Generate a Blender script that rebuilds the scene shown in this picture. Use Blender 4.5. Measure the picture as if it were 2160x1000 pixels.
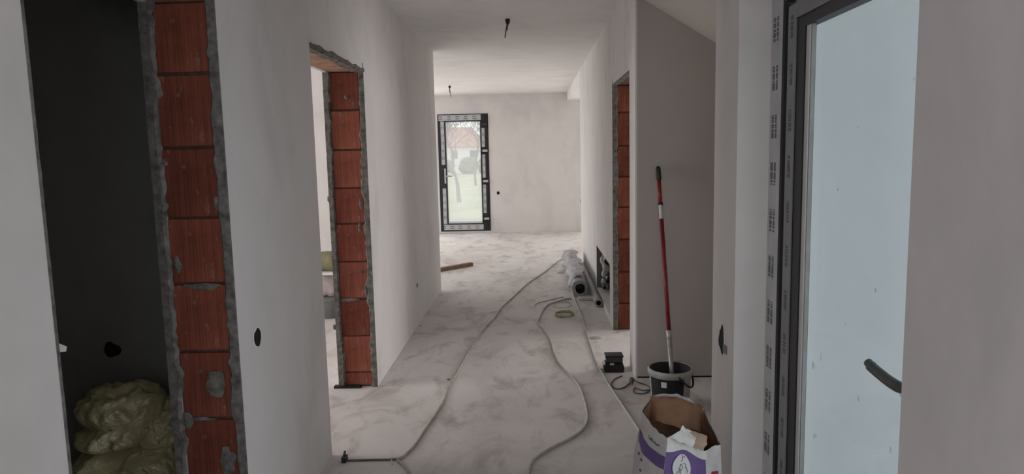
import bpy, bmesh, math, random
from mathutils import Vector, Matrix, noise
random.seed(7)
for o in list(bpy.data.objects): bpy.data.objects.remove(o)
sc = bpy.context.scene
C = sc.collection

# ------------------------------------------------------------------ camera
CAM = Vector((0, 0, 1.5)); FPX = 1469.32
YAW, PITCH, ROLL = -.0327, .1203, -.0224
def basis():
    cy, sy, cp, sp = math.cos(YAW), math.sin(YAW), math.cos(PITCH), math.sin(PITCH)
    fwd = Vector((sy*cp, cy*cp, -sp)); rt = Vector((cy, -sy, 0)); up = rt.cross(fwd)
    c, s = math.cos(ROLL), math.sin(ROLL)
    return c*rt + s*up, -s*rt + c*up, fwd
RT, UP, FW = basis()
cam = bpy.data.cameras.new('camera'); co = bpy.data.objects.new('camera', cam); C.objects.link(co)
M = Matrix((RT, UP, -FW)).transposed().to_4x4(); M.translation = CAM
co.matrix_world = M
cam.sensor_width = 36; cam.lens = FPX/2160*36; cam.clip_start = .05; cam.clip_end = 300
sc.camera = co
def ray(u, v): return FW + (u-1080)/FPX*RT - (v-500)/FPX*UP
def on_x(u, v, x): d = ray(u, v); return CAM + d*((x-CAM.x)/d.x)
def on_y(u, v, y): d = ray(u, v); return CAM + d*((y-CAM.y)/d.y)
def on_z(u, v, z=0.): d = ray(u, v); return CAM + d*((z-CAM.z)/d.z)

# ------------------------------------------------------------------ world, lights, exposure
w = bpy.data.worlds.new('overcast'); sc.world = w; w.use_nodes = True
bg = w.node_tree.nodes['Background']; bg.inputs[0].default_value = (.93, .97, 1.0, 1); bg.inputs[1].default_value = 1.5
sc.view_settings.view_transform = 'Standard'; sc.view_settings.look = 'None'
sc.view_settings.exposure = .43; sc.view_settings.gamma = 1; sc.view_settings.use_curve_mapping = False
def area(name, loc, direction, sx, sy, power, col=(1, .98, .96)):
    l = bpy.data.lights.new(name, 'AREA'); l.shape = 'RECTANGLE'; l.size = sx; l.size_y = sy; l.energy = power; l.color = col
    o = bpy.data.objects.new(name, l); C.objects.link(o); o.location = loc
    o.rotation_euler = Vector(direction).to_track_quat('-Z', 'Y').to_euler()
    return o
# area lights for window and porch daylight, some in windows added for light
WARM = (1, .965, .945)
area('daylight_living_window', (-5.42, 10.0, 1.2), (1, 0, 0), 4.0, 2.1, 19, WARM)
area('added_fill_garden_left', (-3.7, 13.12, 1.2), (0, -1, 0), 2.8, 2.1, 48, WARM)  # added fill in an invented window, lights the right corridor wall
area('added_fill_garden_right', (2.8, 13.12, 1.2), (0, -1, 0), 2.8, 2.1, 30, WARM)  # added fill in an invented window, lights the left corridor wall
area('daylight_side_room_window', (-5.42, 3.75, 1.25), (1, 0, 0), 1.7, 2.0, 56, WARM)
area('added_fill_back_room', (4.42, 6.9, 1.25), (-1, 0, 0), 2.2, 1.9, 72, WARM)  # added fill, brightens the corridor through the right doorway
area('daylight_porch', (3.6, 1.95, 1.5), (-1, 0, -.05), 1.25, 2.4, 13, (.80, .90, 1))
area('added_fill_vestibule', (-.15, -1.46, 1.5), (0, 1, 0), 1.5, 1.3, 9, (.97, .97, 1))  # added fill behind the camera, brightens the entrance hall

# ------------------------------------------------------------------ materials
MATS = {}
class N:
    def __init__(s, name):
        s.m = bpy.data.materials.new(name); s.m.use_nodes = True; s.t = s.m.node_tree; s.t.nodes.clear()
        s.out = s.t.nodes.new('ShaderNodeOutputMaterial'); MATS[name] = s.m
    def n(s, typ, **kw):
        x = s.t.nodes.new(typ)
        for k, v in kw.items():
            if hasattr(x, k): setattr(x, k, v)
        return x
    def l(s, a, b): s.t.links.new(a, b)
    def coord(s, scale=(1, 1, 1), kind='Object'):
        tc = s.n('ShaderNodeTexCoord'); mp = s.n('ShaderNodeMapping'); mp.inputs['Scale'].default_value = scale
        s.l(tc.outputs[kind], mp.inputs[0]); return mp.outputs[0]
    def noise(s, vec, scale, detail=4, rough=.55, dist=0.):
        x = s.n('ShaderNodeTexNoise'); x.inputs['Scale'].default_value = scale; x.inputs['Detail'].default_value = detail
        x.inputs['Roughness'].default_value = rough; x.inputs['Distortion'].default_value = dist; s.l(vec, x.inputs['Vector']); return x.outputs['Fac']
    def ramp(s, fac, stops):
        r = s.n('ShaderNodeValToRGB'); e = r.color_ramp.elements
        while len(e) < len(stops): e.new(.5)
        for el, (p, c) in zip(e, stops): el.position = p; el.color = (*c, 1) if len(c) == 3 else c
        s.l(fac, r.inputs[0]); return r.outputs[0]
    def mix(s, fac, a, b, mode='MIX'):
        x = s.n('ShaderNodeMix', data_type='RGBA', blend_type=mode)
        for val, i in ((fac, 0), (a, 6), (b, 7)):
            if isinstance(val, (int, float)): x.inputs[i].default_value = val
            elif isinstance(val, tuple): x.inputs[i].default_value = (*val, 1)
            else: s.l(val, x.inputs[i])
        return x.outputs[2]
    def math(s, op, a, b=0., c=0.):
        x = s.n('ShaderNodeMath', operation=op)
        for i, val in enumerate((a, b, c)):
            if isinstance(val, (int, float)): x.inputs[i].default_value = val
            else: s.l(val, x.inputs[i])
        return x.outputs[0]
    def sep(s, vec): x = s.n('ShaderNodeSeparateXYZ'); s.l(vec, x.inputs[0]); return x.outputs
    def bump(s, h, strength=.3, dist=.01):
        b = s.n('ShaderNodeBump'); b.inputs['Strength'].default_value = strength; b.inputs['Distance'].default_value = dist; s.l(h, b.inputs['Height']); return b.outputs[0]
    def bsdf(s, col, rough=.7, metal=0., bump=None, spec=.4, **kw):
        p = s.n('ShaderNodeBsdfPrincipled')
        if isinstance(col, tuple): p.inputs['Base Color'].default_value = (*col, 1)
        else: s.l(col, p.inputs['Base Color'])
        p.inputs['Roughness'].default_value = rough; p.inputs['Metallic'].default_value = metal; p.inputs['Specular IOR Level'].default_value = spec
        for k, v in kw.items(): p.inputs[k].default_value = v
        if bump: s.l(bump, p.inputs['Normal'])
        s.l(p.outputs[0], s.out.inputs[0]); return p

def plain(name, col, rough=.6, metal=0., var=.15, scale=14, bump=.15, spec=.4):
    m = N(name); v = m.coord(); f = m.noise(v, scale, 5)
    c2 = tuple(min(1, c*(1-var)) for c in col); c1 = tuple(min(1, c*(1+var)) for c in col)
    m.bsdf(m.ramp(f, [(.3, c2), (.7, c1)]), rough, metal, m.bump(m.noise(v, scale*6, 3), bump, .003), spec)
    return m.m
def plaster(name, base, mott=.10, spotted=True):
    m = N(name); v = m.coord(); vs = m.coord((1, 1, .55))
    big = m.noise(vs, 1.6, 5, .6, .6); mid = m.noise(v, 6, 5, .6); fine = m.noise(v, 60, 3)
    d = tuple(c*(1-mott*1.6) for c in base); u = tuple(min(1, c*(1+mott*.5)) for c in base)
    col = m.ramp(big, [(.28, d), (.5, base), (.75, u)])
    col = m.mix(m.math('MULTIPLY', mid, .35), col, m.ramp(mid, [(.35, tuple(c*.86 for c in base)), (.65, u)]))
    if spotted:   # damp/skim stains
        st = m.ramp(m.noise(m.coord((1, 1, .8)), 3.1, 3, .5), [(.63, (0, 0, 0)), (.74, (1, 1, 1))])
        col = m.mix(m.math('MULTIPLY', st, .18), col, tuple(c*.6 for c in base))
    h = m.math('ADD', m.math('MULTIPLY', mid, .8), m.math('MULTIPLY', fine, .15))
    m.bsdf(col, .93, 0, m.bump(h, .22, .01), .2); return m.m
plaster('wall_plaster', (.78, .75, .738))
plaster('ceiling_plaster', (.88, .855, .838), .06, False)
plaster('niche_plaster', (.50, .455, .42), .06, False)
plaster('porch_render', (.50, .525, .535), .04, False)
plaster('raw_cement', (.31, .31, .29), .25)
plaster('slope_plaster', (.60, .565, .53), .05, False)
plain('rough_plaster_edge', (.18, .172, .158), .95, 0, .5, 30, .6, .15)
plain('mortar', (.12, .075, .06), .95, 0, .3, 40, .6, .15)

m = N('floor_screed'); v = m.coord(); vs = m.coord((1, .55, 1))
a = m.noise(vs, 1.3, 6, .62, .8); b = m.noise(vs, 5.5, 5, .6, .5); f = m.noise(v, 45, 4, .6)
col = m.ramp(a, [(.25, (.55, .515, .495)), (.48, (.70, .665, .645)), (.72, (.78, .75, .735))])
pat = m.ramp(b, [(.52, (0, 0, 0)), (.70, (1, 1, 1))])
col = m.mix(m.math('MULTIPLY', pat, .62), col, (.36, .32, .295))
blot = m.ramp(m.noise(m.coord((1, .6, 1)), 2.6, 5, .7, 1.0), [(.54, (0, 0, 0)), (.66, (1, 1, 1))])
col = m.mix(m.math('MULTIPLY', blot, .42), col, (.38, .345, .325))
spk = m.ramp(m.noise(v, 95, 2), [(.70, (0, 0, 0)), (.76, (1, 1, 1))])
col = m.mix(m.math('MULTIPLY', spk, .35), col, (.24, .22, .2))
dust = m.ramp(m.noise(v, 2.3, 5, .65), [(.5, (0, 0, 0)), (.75, (1, 1, 1))])
col = m.mix(m.math('MULTIPLY', dust, .35), col, (.74, .72, .715))
m.bsdf(col, .88, 0, m.bump(m.math('ADD', m.math('MULTIPLY', b, .6), m.math('MULTIPLY', f, .3)), .35, .008), .25)

def brickmat(name, base):
    m = N(name); v = m.coord(); oi = m.n('ShaderNodeObjectInfo')
    st = m.noise(m.coord((70, 70, 3)), 1, 4, .6); n1 = m.noise(v, 9, 4)
    d = tuple(c*.55 for c in base); u = tuple(c*1.35 for c in base)
    col = m.mix(.5, m.ramp(st, [(.3, d), (.7, u)]), m.ramp(n1, [(.3, d), (.7, u)]))
    tint = m.ramp(oi.outputs['Random'], [(0, (.6, .55, .55)), (.5, (.85, .8, .78)), (1, (1.0, 1.0, 1.0))])
    col = m.mix(1, col, tint, 'MULTIPLY')
    smear = m.ramp(m.noise(m.coord((26, 26, 11)), 1, 3, .6), [(.62, (0, 0, 0)), (.72, (1, 1, 1))])
    col = m.mix(m.math('MULTIPLY', smear, .38), col, (.45, .38, .34))
    chip = m.ramp(m.noise(m.coord((34, 34, 22)), 1, 2), [(.75, (0, 0, 0)), (.78, (1, 1, 1))])
    col = m.mix(m.math('MULTIPLY', chip, .7), col, (.6, .54, .5))
    x = m.sep(v)[0]
    groove = m.math('SINE', m.math('MULTIPLY', x, 2*math.pi/.012))
    m.bsdf(col, .9, 0, m.bump(m.math('ADD', m.math('MULTIPLY', groove, .15), st), .4, .003), .2); return m.m
brickmat('clay_brick', (.32, .105, .068))
plain('clay_lintel', (.42, .25, .17), .9, 0, .25, 12, .5, .2)
plain('black_membrane', (.012, .012, .013), .6, 0, .3)
plain('anthracite', (.022, .023, .026), .45, 0, .2)
plain('rebate_black', (.008, .008, .01), .5, 0, .2)
plain('black_plastic', (.014, .014, .016), .42, 0, .3)
plain('dark_plastic', (.05, .05, .055), .45, 0, .3)
plain('white_plastic', (.66, .66, .66), .4, 0, .06)
plain('silver_metal', (.5, .5, .5), .35, .8, .1)
plain('handle_metal', (.10, .11, .11), .45, .3, .1)
plain('dusty_grip', (.03, .03, .03), .5, 0, .5, 40)
plain('red_paint', (.22, .016, .022), .4, 0, .25, 20)
plain('pole_aluminium', (.42, .40, .39), .42, .5, .2, 30)
plain('hose_dusty', (.46, .42, .375), .7, 0, .22, 20)
plain('cable_pale', (.50, .48, .45), .65, 0, .15, 20)
plain('cable_dark', (.10, .095, .09), .6, 0, .3, 30)
plain('string_yellow', (.42, .38, .24), .8, 0, .2, 20)
plain('wire_black', (.02, .018, .018), .6, 0, .2)
plain('plank_wood', (.25, .165, .11), .85, 0, .35, 12, .4)
plain('hole_dark', (.012, .012, .012), .9, 0, .3)
plain('grey_backing', (.19, .19, .2), .7, 0, .15)
plain('white_foam', (.60, .58, .56), .9, 0, .2, 25, .6)
plain('bucket_plastic', (.40, .40, .39), .55, 0, .22, 16)
plain('bucket_inside', (.018, .018, .026), .5, 0, .4, 12)
plain('bucket_label', (.008, .008, .009), .5, 0, .3)
plain('sticker_white', (.62, .62, .62), .6, 0, .05)
plain('paper_white', (.56, .54, .535), .85, 0, .12, 18, .5)
plain('paper_torn', (.68, .67, .65), .9, 0, .1, 30, .6)
plain('paper_tan', (.40, .30, .215), .9, 0, .15, 18, .5)
plain('paper_kraft', (.285, .155, .095), .9, 0, .22, 16, .5)
plain('paper_purple', (.135, .085, .235), .7, 0, .15, 10, .3)
plain('paper_red', (.30, .03, .06), .7, 0, .15)
plain('ink_grey', (.10, .10, .11), .8, 0, .15)
plain('debris_grey', (.40, .375, .355), .95, 0, .25, 30, .6)
plain('olive_sack', (.22, .21, .12), .8, 0, .2)
plain('grey_tub', (.24, .25, .25), .6, 0, .15)
plain('pink_sack', (.48, .41, .40), .85, 0, .15)
plain('bark', (.17, .13, .13), .9, 0, .3)
plain('red_tiles', (.36, .16, .14), .9, 0, .25)
plain('house_render', (.62, .58, .55), .9, 0, .1)
plain('window_dark', (.1, .1, .11), .3, 0, .1)
plain('hedge_leaf', (.16, .16, .11), .9, 0, .35, 3)
plain('terrace_concrete', (.55, .55, .53), .9, 0, .1)
m = N('lawn'); v = m.coord(); g = m.noise(v, .35, 5, .6); g2 = m.noise(v, 6, 4)
m.bsdf(m.mix(m.math('MULTIPLY', g2, .5), m.ramp(g, [(.35, (.25, .28, .15)), (.6, (.42, .37, .27))]), (.28, .30, .16)), .95, 0, None, .1)

# protective film with printed rows along a profile; axis 2 = vertical run, 0/1 = horizontal run
def film(name, axis, base, rows, pitch, fill=.5, ink=.75):
    m = N(name); v = m.coord(); xyz = m.sep(v); t = xyz[axis]
    k = m.math('FRACT', m.math('DIVIDE', t, pitch))
    word = m.math('LESS_THAN', k, fill)
    ch = m.math('GREATER_THAN', m.noise(m.coord((0, 0, 1) if axis == 2 else ((1, 0, 0) if axis == 0 else (0, 1, 0))), 150, 1), .44)
    mask = m.math('MULTIPLY', word, ch)
    uv = m.n('ShaderNodeUVMap'); ux = m.sep(uv.outputs[0])[0]
    rw = None
    for c, hw in rows:
        r = m.math('LESS_THAN', m.math('ABSOLUTE', m.math('SUBTRACT', ux, c)), hw)
        rw = r if rw is None else m.math('MAXIMUM', rw, r)
    mask = m.math('MULTIPLY', m.math('MULTIPLY', mask, rw), ink)
    wear = m.noise(v, 9, 5)
    col = m.ramp(wear, [(.3, tuple(c*.78 for c in base)), (.7, base)])
    m.bsdf(m.mix(mask, col, (.03, .03, .035)), .35, 0, m.bump(m.noise(v, 30, 3), .25, .004), .5)
    return m.m
film('film_frame', 2, (.66, .66, .67), [(.38, .10), (.70, .13)], .17, .5, .9)
film('film_sash', 2, (.27, .275, .29), [(.5, .2)], .155, .48, .85)
film('film_sash_top', 1, (.25, .255, .265), [(.5, .17)], .30, .2)
film('film_far_v', 2, (.54, .56, .58), [(.28, .08), (.72, .08)], .14, .4, .9)
film('film_far_h', 0, (.54, .56, .58), [(.3, .09), (.7, .09)], .16, .45, .8)

# speckled entrance pane, veiled clear pane, crumpled polythene
m = N('entrance_glass'); v = m.coord()
sp = m.ramp(m.noise(m.coord((1, 1, .7)), 30, 1.5, .4), [(.76, (0, 0, 0)), (.80, (1, 1, 1))])
tp = m.n('ShaderNodeBsdfTransparent'); tp.inputs[0].default_value = (.93, .96, .97, 1)
df = m.n('ShaderNodeBsdfDiffuse'); df.inputs[0].default_value = (.16, .16, .15, 1)
gl = m.n('ShaderNodeBsdfGlossy'); gl.inputs['Roughness'].default_value = .03
m1 = m.n('ShaderNodeMixShader'); m.l(m.math('MULTIPLY', sp, .3), m1.inputs[0]); m.l(tp.outputs[0], m1.inputs[1]); m.l(df.outputs[0], m1.inputs[2])
m2 = m.n('ShaderNodeMixShader'); m2.inputs[0].default_value = .03; m.l(m1.outputs[0], m2.inputs[1]); m.l(gl.outputs[0], m2.inputs[2])
m.l(m2.outputs[0], m.out.inputs[0])
m = N('veiled_glass')  # translucent mix puts the pale outdoor haze into the glass
tp = m.n('ShaderNodeBsdfTransparent'); tp.inputs[0].default_value = (.96, .97, .97, 1)
tr = m.n('ShaderNodeBsdfTranslucent'); tr.inputs[0].default_value = (.95, .94, .94, 1)
gl = m.n('ShaderNodeBsdfGlossy'); gl.inputs['Roughness'].default_value = .02
vv = m.noise(m.coord(), 2.2, 4)
m1 = m.n('ShaderNodeMixShader'); m.l(m.math('ADD', m.math('MULTIPLY', vv, .1), .20), m1.inputs[0]); m.l(tp.outputs[0], m1.inputs[1]); m.l(tr.outputs[0], m1.inputs[2])
m2 = m.n('ShaderNodeMixShader'); m2.inputs[0].default_value = .05; m.l(m1.outputs[0], m2.inputs[1]); m.l(gl.outputs[0], m2.inputs[2])
m.l(m2.outputs[0], m.out.inputs[0])
def polythene(name, col, transp, gloss, cr=26):
    m = N(name); v = m.coord()
    c = m.ramp(m.noise(v, 5, 4), [(.3, tuple(x*.6 for x in col)), (.7, col)])
    wr_ = m.math('ABSOLUTE', m.math('SUBTRACT', m.noise(m.coord((1, 1, 1.6)), cr, 3, .55, 1.6), .5))
    bp = m.bump(m.math('ADD', wr_, m.math('MULTIPLY', m.noise(v, cr*3.5, 2), .2)), 1., .02)
    p = m.n('ShaderNodeBsdfPrincipled'); m.l(c, p.inputs['Base Color']); p.inputs['Roughness'].default_value = gloss; p.inputs['Specular IOR Level'].default_value = .9; p.inputs['Coat Weight'].default_value = .6; p.inputs['Coat Roughness'].default_value = .08; m.l(bp, p.inputs['Coat Normal'])
    m.l(bp, p.inputs['Normal'])
    t = m.n('ShaderNodeBsdfTranslucent'); m.l(c, t.inputs[0])
    x1 = m.n('ShaderNodeMixShader'); x1.inputs[0].default_value = .35; m.l(p.outputs[0], x1.inputs[1]); m.l(t.outputs[0], x1.inputs[2])
    tp = m.n('ShaderNodeBsdfTransparent'); x2 = m.n('ShaderNodeMixShader'); x2.inputs[0].default_value = transp
    m.l(x1.outputs[0], x2.inputs[1]); m.l(tp.outputs[0], x2.inputs[2]); m.l(x2.outputs[0], m.out.inputs[0])
polythene('yellow_polythene', (.92, .85, .52), .05, .16, 10)
polythene('white_polythene', (.82, .81, .83), .12, .25, 18)

# ------------------------------------------------------------------ builders
def tag(o, label=None, cat=None, group=None, kind=None):
    if label: o['label'] = label
    if cat: o['category'] = cat
    if group: o['group'] = group
    if kind: o['kind'] = kind
    return o
def thing(name, loc, label, cat, group=None):
    o = bpy.data.objects.new(name, None); C.objects.link(o); o.location = loc; o.empty_display_size = .1
    return tag(o, label, cat, group)
def wloc(o):
    v = Vector(o.location)
    while o.parent: v = v + Vector(o.parent.location); o = o.parent
    return v
def mesh(name, verts, faces, mat, parent=None, smooth=False, recentre=False, uvs=None):
    """verts in world space; parents are only translated"""
    verts = [Vector(v) for v in verts]
    org = Vector((0, 0, 0))
    if recentre:
        lo = Vector([min(v[i] for v in verts) for i in range(3)]); hi = Vector([max(v[i] for v in verts) for i in range(3)])
        org = Vector(((lo.x+hi.x)/2, (lo.y+hi.y)/2, lo.z))
    base = wloc(parent) if parent else Vector((0, 0, 0))
    me = bpy.data.meshes.new(name); me.from_pydata([v-org for v in verts], [], faces); me.update()
    bm = bmesh.new(); bm.from_mesh(me); bmesh.ops.recalc_face_normals(bm, faces=bm.faces); bm.to_mesh(me); bm.free()
    if uvs:
        ul = me.uv_layers.new(name='UVMap')
        for lp in me.loops: ul.data[lp.index].uv = uvs[lp.vertex_index]
    for mm in (mat if isinstance(mat, (list, tuple)) else [mat]): me.materials.append(MATS[mm])
    if smooth: me.polygons.foreach_set('use_smooth', [True]*len(me.polygons))
    o = bpy.data.objects.new(name, me); C.objects.link(o)
    if parent: o.parent = parent
    o.location = org - base
    return o
BF = [(0, 1, 3, 2), (4, 6, 7, 5), (0, 4, 5, 1), (2, 3, 7, 6), (0, 2, 6, 4), (1, 5, 7, 3)]
def box_geo(boxes):
    V, F = [], []
    for x0, x1, y0, y1, z0, z1 in boxes:
        k = len(V)
        V += [(x, y, z) for x in (x0, x1) for y in (y0, y1) for z in (z0, z1)]
        F += [tuple(k+i for i in f) for f in BF]
    return V, F
def boxes(name, bl, mat, parent=None, bevel=0., recentre=False):
    V, F = box_geo(bl); o = mesh(name, V, F, mat, parent, recentre=recentre)
    if bevel:
        bm = bmesh.new(); bm.from_mesh(o.data); bmesh.ops.bevel(bm, geom=list(bm.edges), offset=bevel, segments=2, affect='EDGES', profile=.6); bm.to_mesh(o.data); bm.free()
    return o
def catmull(P, n=8):
    P = [Vector(p) for p in P]; P = [2*P[0]-P[1]] + P + [2*P[-1]-P[-2]]; out = []
    for i in range(1, len(P)-2):
        for k in range(n):
            t = k/n; a, b, c, d = P[i-1:i+3]
            out.append(.5*((2*b) + (c-a)*t + (2*a-5*b+4*c-d)*t*t + (3*b-a-3*c+d)*t**3))
    out.append(P[-2]); return out
def tube_geo(pts, r, seg=8, caps=True):
    pts = [Vector(p) for p in pts]; V, F = [], []; up = None
    for i, p in enumerate(pts):
        t = (pts[min(i+1, len(pts)-1)] - pts[max(i-1, 0)]).normalized()
        if up is None: up = t.orthogonal().normalized()
        up = (up - t*up.dot(t)).normalized(); s = t.cross(up)
        rr = r[i] if isinstance(r, (list, tuple)) else r
        V += [p + rr*(math.cos(2*math.pi*k/seg)*up + math.sin(2*math.pi*k/seg)*s) for k in range(seg)]
    for i in range(len(pts)-1):
        for k in range(seg):
            F.append((i*seg+k, i*seg+(k+1) % seg, (i+1)*seg+(k+1) % seg, (i+1)*seg+k))
    if caps: F += [tuple(range(seg)), tuple(range((len(pts)-1)*seg, len(pts)*seg))]
    return V, F
def tube(name, pts, r, mat, parent=None, seg=8, smooth=True, caps=True, recentre=False):
    V, F = tube_geo(pts, r, seg, caps); return mesh(name, V, F, mat, parent, smooth, recentre)
def lathe(name, cx, cy, prof, mat, parent=None, seg=36, a0=0., a1=2*math.pi, smooth=True):
    full = abs(a1-a0-2*math.pi) < 1e-4; n = seg if full else seg+1; V, F = [], []
    for r, z in prof:
        V += [(cx + r*math.cos(a0+(a1-a0)*k/seg), cy + r*math.sin(a0+(a1-a0)*k/seg), z) for k in range(n)]
    for i in range(len(prof)-1):
        for k in range(seg):
            q = (k+1) % n; F.append((i*n+k, i*n+q, (i+1)*n+q, (i+1)*n+k))
    return mesh(name, V, F, mat, parent, smooth)
def join_geo(gs):
    V, F = [], []
    for v, f in gs:
        k = len(V); V += list(v); F += [tuple(k+i for i in q) for q in f]
    return V, F
def ragged(name, P, along, across, depth, length, width, amp, mat, parent, step=.022, seed=0, minw=.004):
    """strip of torn plaster: straight outer edge at P, ragged inner edge; given thickness"""
    P, al, ac, dp = Vector(P), Vector(along), Vector(across), Vector(depth)
    n = max(2, int(length/step)); V, F = [], []
    for i in range(n+1):
        t = length*i/n
        wv = width + amp*(noise.noise(Vector((t*9, seed, 1.3)))*.9 + noise.noise(Vector((t*31, seed, 4.1)))*.7 + noise.noise(Vector((t*2.3, seed, 7.7)))*.6)
        wv = max(minw, wv); th = 1 + .35*noise.noise(Vector((t*24, seed, 9.)))
        q = P + al*t
        V += [q, q + ac*wv*.8, q + ac*wv, q + dp*th, q + ac*wv*.8 + dp*th]
    for i in range(n):
        a, b = i*5, (i+1)*5
        F += [(a, a+3, b+3, b), (a+3, a+4, b+4, b+3), (a+4, a+2, b+2, b+4), (a, b, b+2, a+2)]
    F += [(0, 2, 4, 3), (n*5, n*5+3, n*5+4, n*5+2)]
    return mesh(name, V, F, mat, parent)

# ------------------------------------------------------------------ the shell
L, LO, R, RO, H = -1.045, -1.295, .65, .90, 2.593
YB, YF = -1.5, 13.2
D1a, D1b, D2a, D2b, HD = 1.447, 2.3456, 3.341, 4.378, 2.022
YL = 7.567; YP0, YP1 = 4.488, 4.755; DRb = 5.752; YR = 9.661
XV = .75; EY0, EY1, EH = 1.411, 2.607, 2.03; YW = 2.926
XO, XE = -5.5, 4.5
SK = .028; JD = .10       # plaster skin and depth of the exposed bricks

floor = boxes('floor', [(XO, XE, YB, YF, -.12, 0)], 'floor_screed')
tag(floor, 'pale dusty concrete screed floor with grey blotches', 'floor', kind='structure')
ceiling = boxes('ceiling', [(XO, XE, YB, YF, H, H+.2)], 'ceiling_plaster')
tag(ceiling, 'smooth white plastered ceiling over hall and living room', 'ceiling', kind='structure')

def core(y0, y1): return (LO+SK, L-SK, y0, y1, 0, HD)
wl = boxes('wall_left', [(LO, L, YB, D1a, 0, H),
    (LO, L, D1a, D1b+JD, HD+.06, H), (LO, L, D2a, D2b+JD, HD+.06, H),
    (LO, L, D1b+JD, D2a, 0, H), (L-SK, L, D1b, D1b+JD, 0, HD+.06), (LO, LO+SK, D1b, D1b+JD, 0, HD+.06),
    (L-SK, L, D1a, D1b, HD, HD+.06), (LO, LO+SK, D1a, D1b, HD, HD+.06), (L-SK, L, D2a, D2b, HD, HD+.06), (LO, LO+SK, D2a, D2b, HD, HD+.06),
    (LO, L, D2b+JD, YL, 0, H), (L-SK, L, D2b, D2b+JD, 0, HD+.06), (LO, LO+SK, D2b, D2b+JD, 0, HD+.06)], 'wall_plaster')
tag(wl, 'left hall wall of white plaster with two bare brick doorways', 'wall', kind='structure')
NY0, NY1, NZ0, NZ1, ND = 6.02, 7.315, .06, .515, .14
wr = boxes('wall_right', [(R, RO, YP1, DRb+JD, HD+.06, H), (R, RO, DRb+JD, NY0, 0, H), (R, RO, NY1, YR, 0, H),
    (R, RO, NY0, NY1, NZ1, H), (R, RO, NY0, NY1, 0, NZ0), (R+ND, RO, NY0, NY1, NZ0, NZ1),
    (R, R+SK, DRb, DRb+JD, 0, HD+.06), (R, R+SK, YP1, DRb, HD, HD+.06)], 'wall_plaster')
tag(wr, 'right corridor wall of white plaster with low pipe recess', 'wall', kind='structure')
# partition behind the bucket: white end towards the corridor, brownish face towards the entrance
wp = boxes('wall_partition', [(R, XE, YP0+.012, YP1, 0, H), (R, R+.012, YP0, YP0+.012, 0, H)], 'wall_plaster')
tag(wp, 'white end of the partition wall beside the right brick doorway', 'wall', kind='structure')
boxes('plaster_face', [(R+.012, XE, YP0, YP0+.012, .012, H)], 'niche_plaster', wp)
boxes('added_dark_skin', [(R+.002, XE, YP1, YP1+.006, 0, HD)], 'raw_cement', wp)  # unseen dark skin added to cut bounced light on the doorway bricks
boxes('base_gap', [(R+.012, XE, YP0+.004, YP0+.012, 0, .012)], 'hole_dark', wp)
wv = boxes('wall_entrance', [(XV, XV+.25, YB, EY0, 0, H), (XV, XV+.25, EY0, EY1, EH, H), (XV, XV+.25, EY1, YW, 0, H),
    (XV+.25, 2.4, YW-.19, YW, 0, H), (2.2, 2.4, YW, YP0, 0, H)], 'wall_plaster')
tag(wv, 'white entrance wall around the glazed door, grey in the near part', 'wall', kind='structure')
wq = boxes('wall_porch', [(XV+.25, 2.4, YW-.215, YW-.19, -.2, H+.1)], 'porch_render')
tag(wq, 'pale white porch wall seen through the glazed entrance door', 'wall', kind='structure')
wf_x0, wf_x1, wf_z0, wf_z1 = -1.786, -.832, .035, 2.243
wf = boxes('wall_far', [(XO, -5.1, YF, YF+.3, 0, H), (-2.3, wf_x0, YF, YF+.3, 0, H), (-5.1, -2.3, YF, YF+.3, 0, .15), (-5.1, -2.3, YF, YF+.3, 2.25, H),
    (wf_x1, 1.4, YF, YF+.3, 0, H), (4.2, XE, YF, YF+.3, 0, H), (1.4, 4.2, YF, YF+.3, 0, .15), (1.4, 4.2, YF, YF+.3, 2.25, H), (wf_x0, wf_x1, YF, YF+.3, wf_z1, H), (wf_x0, wf_x1, YF, YF+.3, -.1, wf_z0)], 'wall_plaster')
tag(wf, 'far white living room wall with faint grey stains', 'wall', kind='structure')
wb = boxes('wall_back', [(XO, -.9, YB-.25, YB, 0, H), (.6, XV+.25, YB-.25, YB, 0, H), (-.9, .6, YB-.25, YB, 0, .85), (-.9, .6, YB-.25, YB, 2.15, H)], 'wall_plaster')
tag(wb, 'white wall behind the entrance hall', 'wall', kind='structure')
wo = boxes('wall_outer', [(XO-.3, XO, YB, 2.9, 0, H), (XO-.3, XO, 4.6, 8.4, 0, H), (XO-.3, XO, 12.4, YF, 0, H),
    (XO-.3, XO, 2.9, 4.6, 0, .25), (XO-.3, XO, 2.9, 4.6, 2.25, H), (XO-.3, XO, 8.4, 12.4, 0, .15), (XO-.3, XO, 8.4, 12.4, 2.25, H)], 'wall_plaster')
tag(wo, 'white outer wall with the side room and living room windows', 'wall', kind='structure')
w2 = boxes('wall_room', [(XO, LO, 2.85, 2.885, 0, H)], 'raw_cement')
tag(w2, 'dark cement wall inside the unlit left doorway', 'wall', kind='structure')
w3 = boxes('wall_side_room', [(XO, LO, 2.885, 2.97, 0, H), (XO, LO, YL-.25, YL, 0, H)], 'wall_plaster')
tag(w3, 'bright white side room wall seen through the narrow brick doorway', 'wall', kind='structure')
w4 = boxes('wall_dining', [(XE, XE+.3, YP0, 5.8, 0, H), (XE, XE+.3, 8.0, YF, 0, H), (XE, XE+.3, 5.8, 8.0, 0, .3), (XE, XE+.3, 5.8, 8.0, 2.2, H), (RO, XE, YR-.2, YR, 0, H)], 'wall_plaster')
tag(w4, 'white wall of the recess to the right of the living room', 'wall', kind='structure')
bm_ = boxes('ceiling_beam', [(R, R+.25, YR, YF, 2.445, H)], 'ceiling_plaster')
tag(bm_, 'white ceiling beam running to the far wall at right', 'beam', kind='structure')
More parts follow.
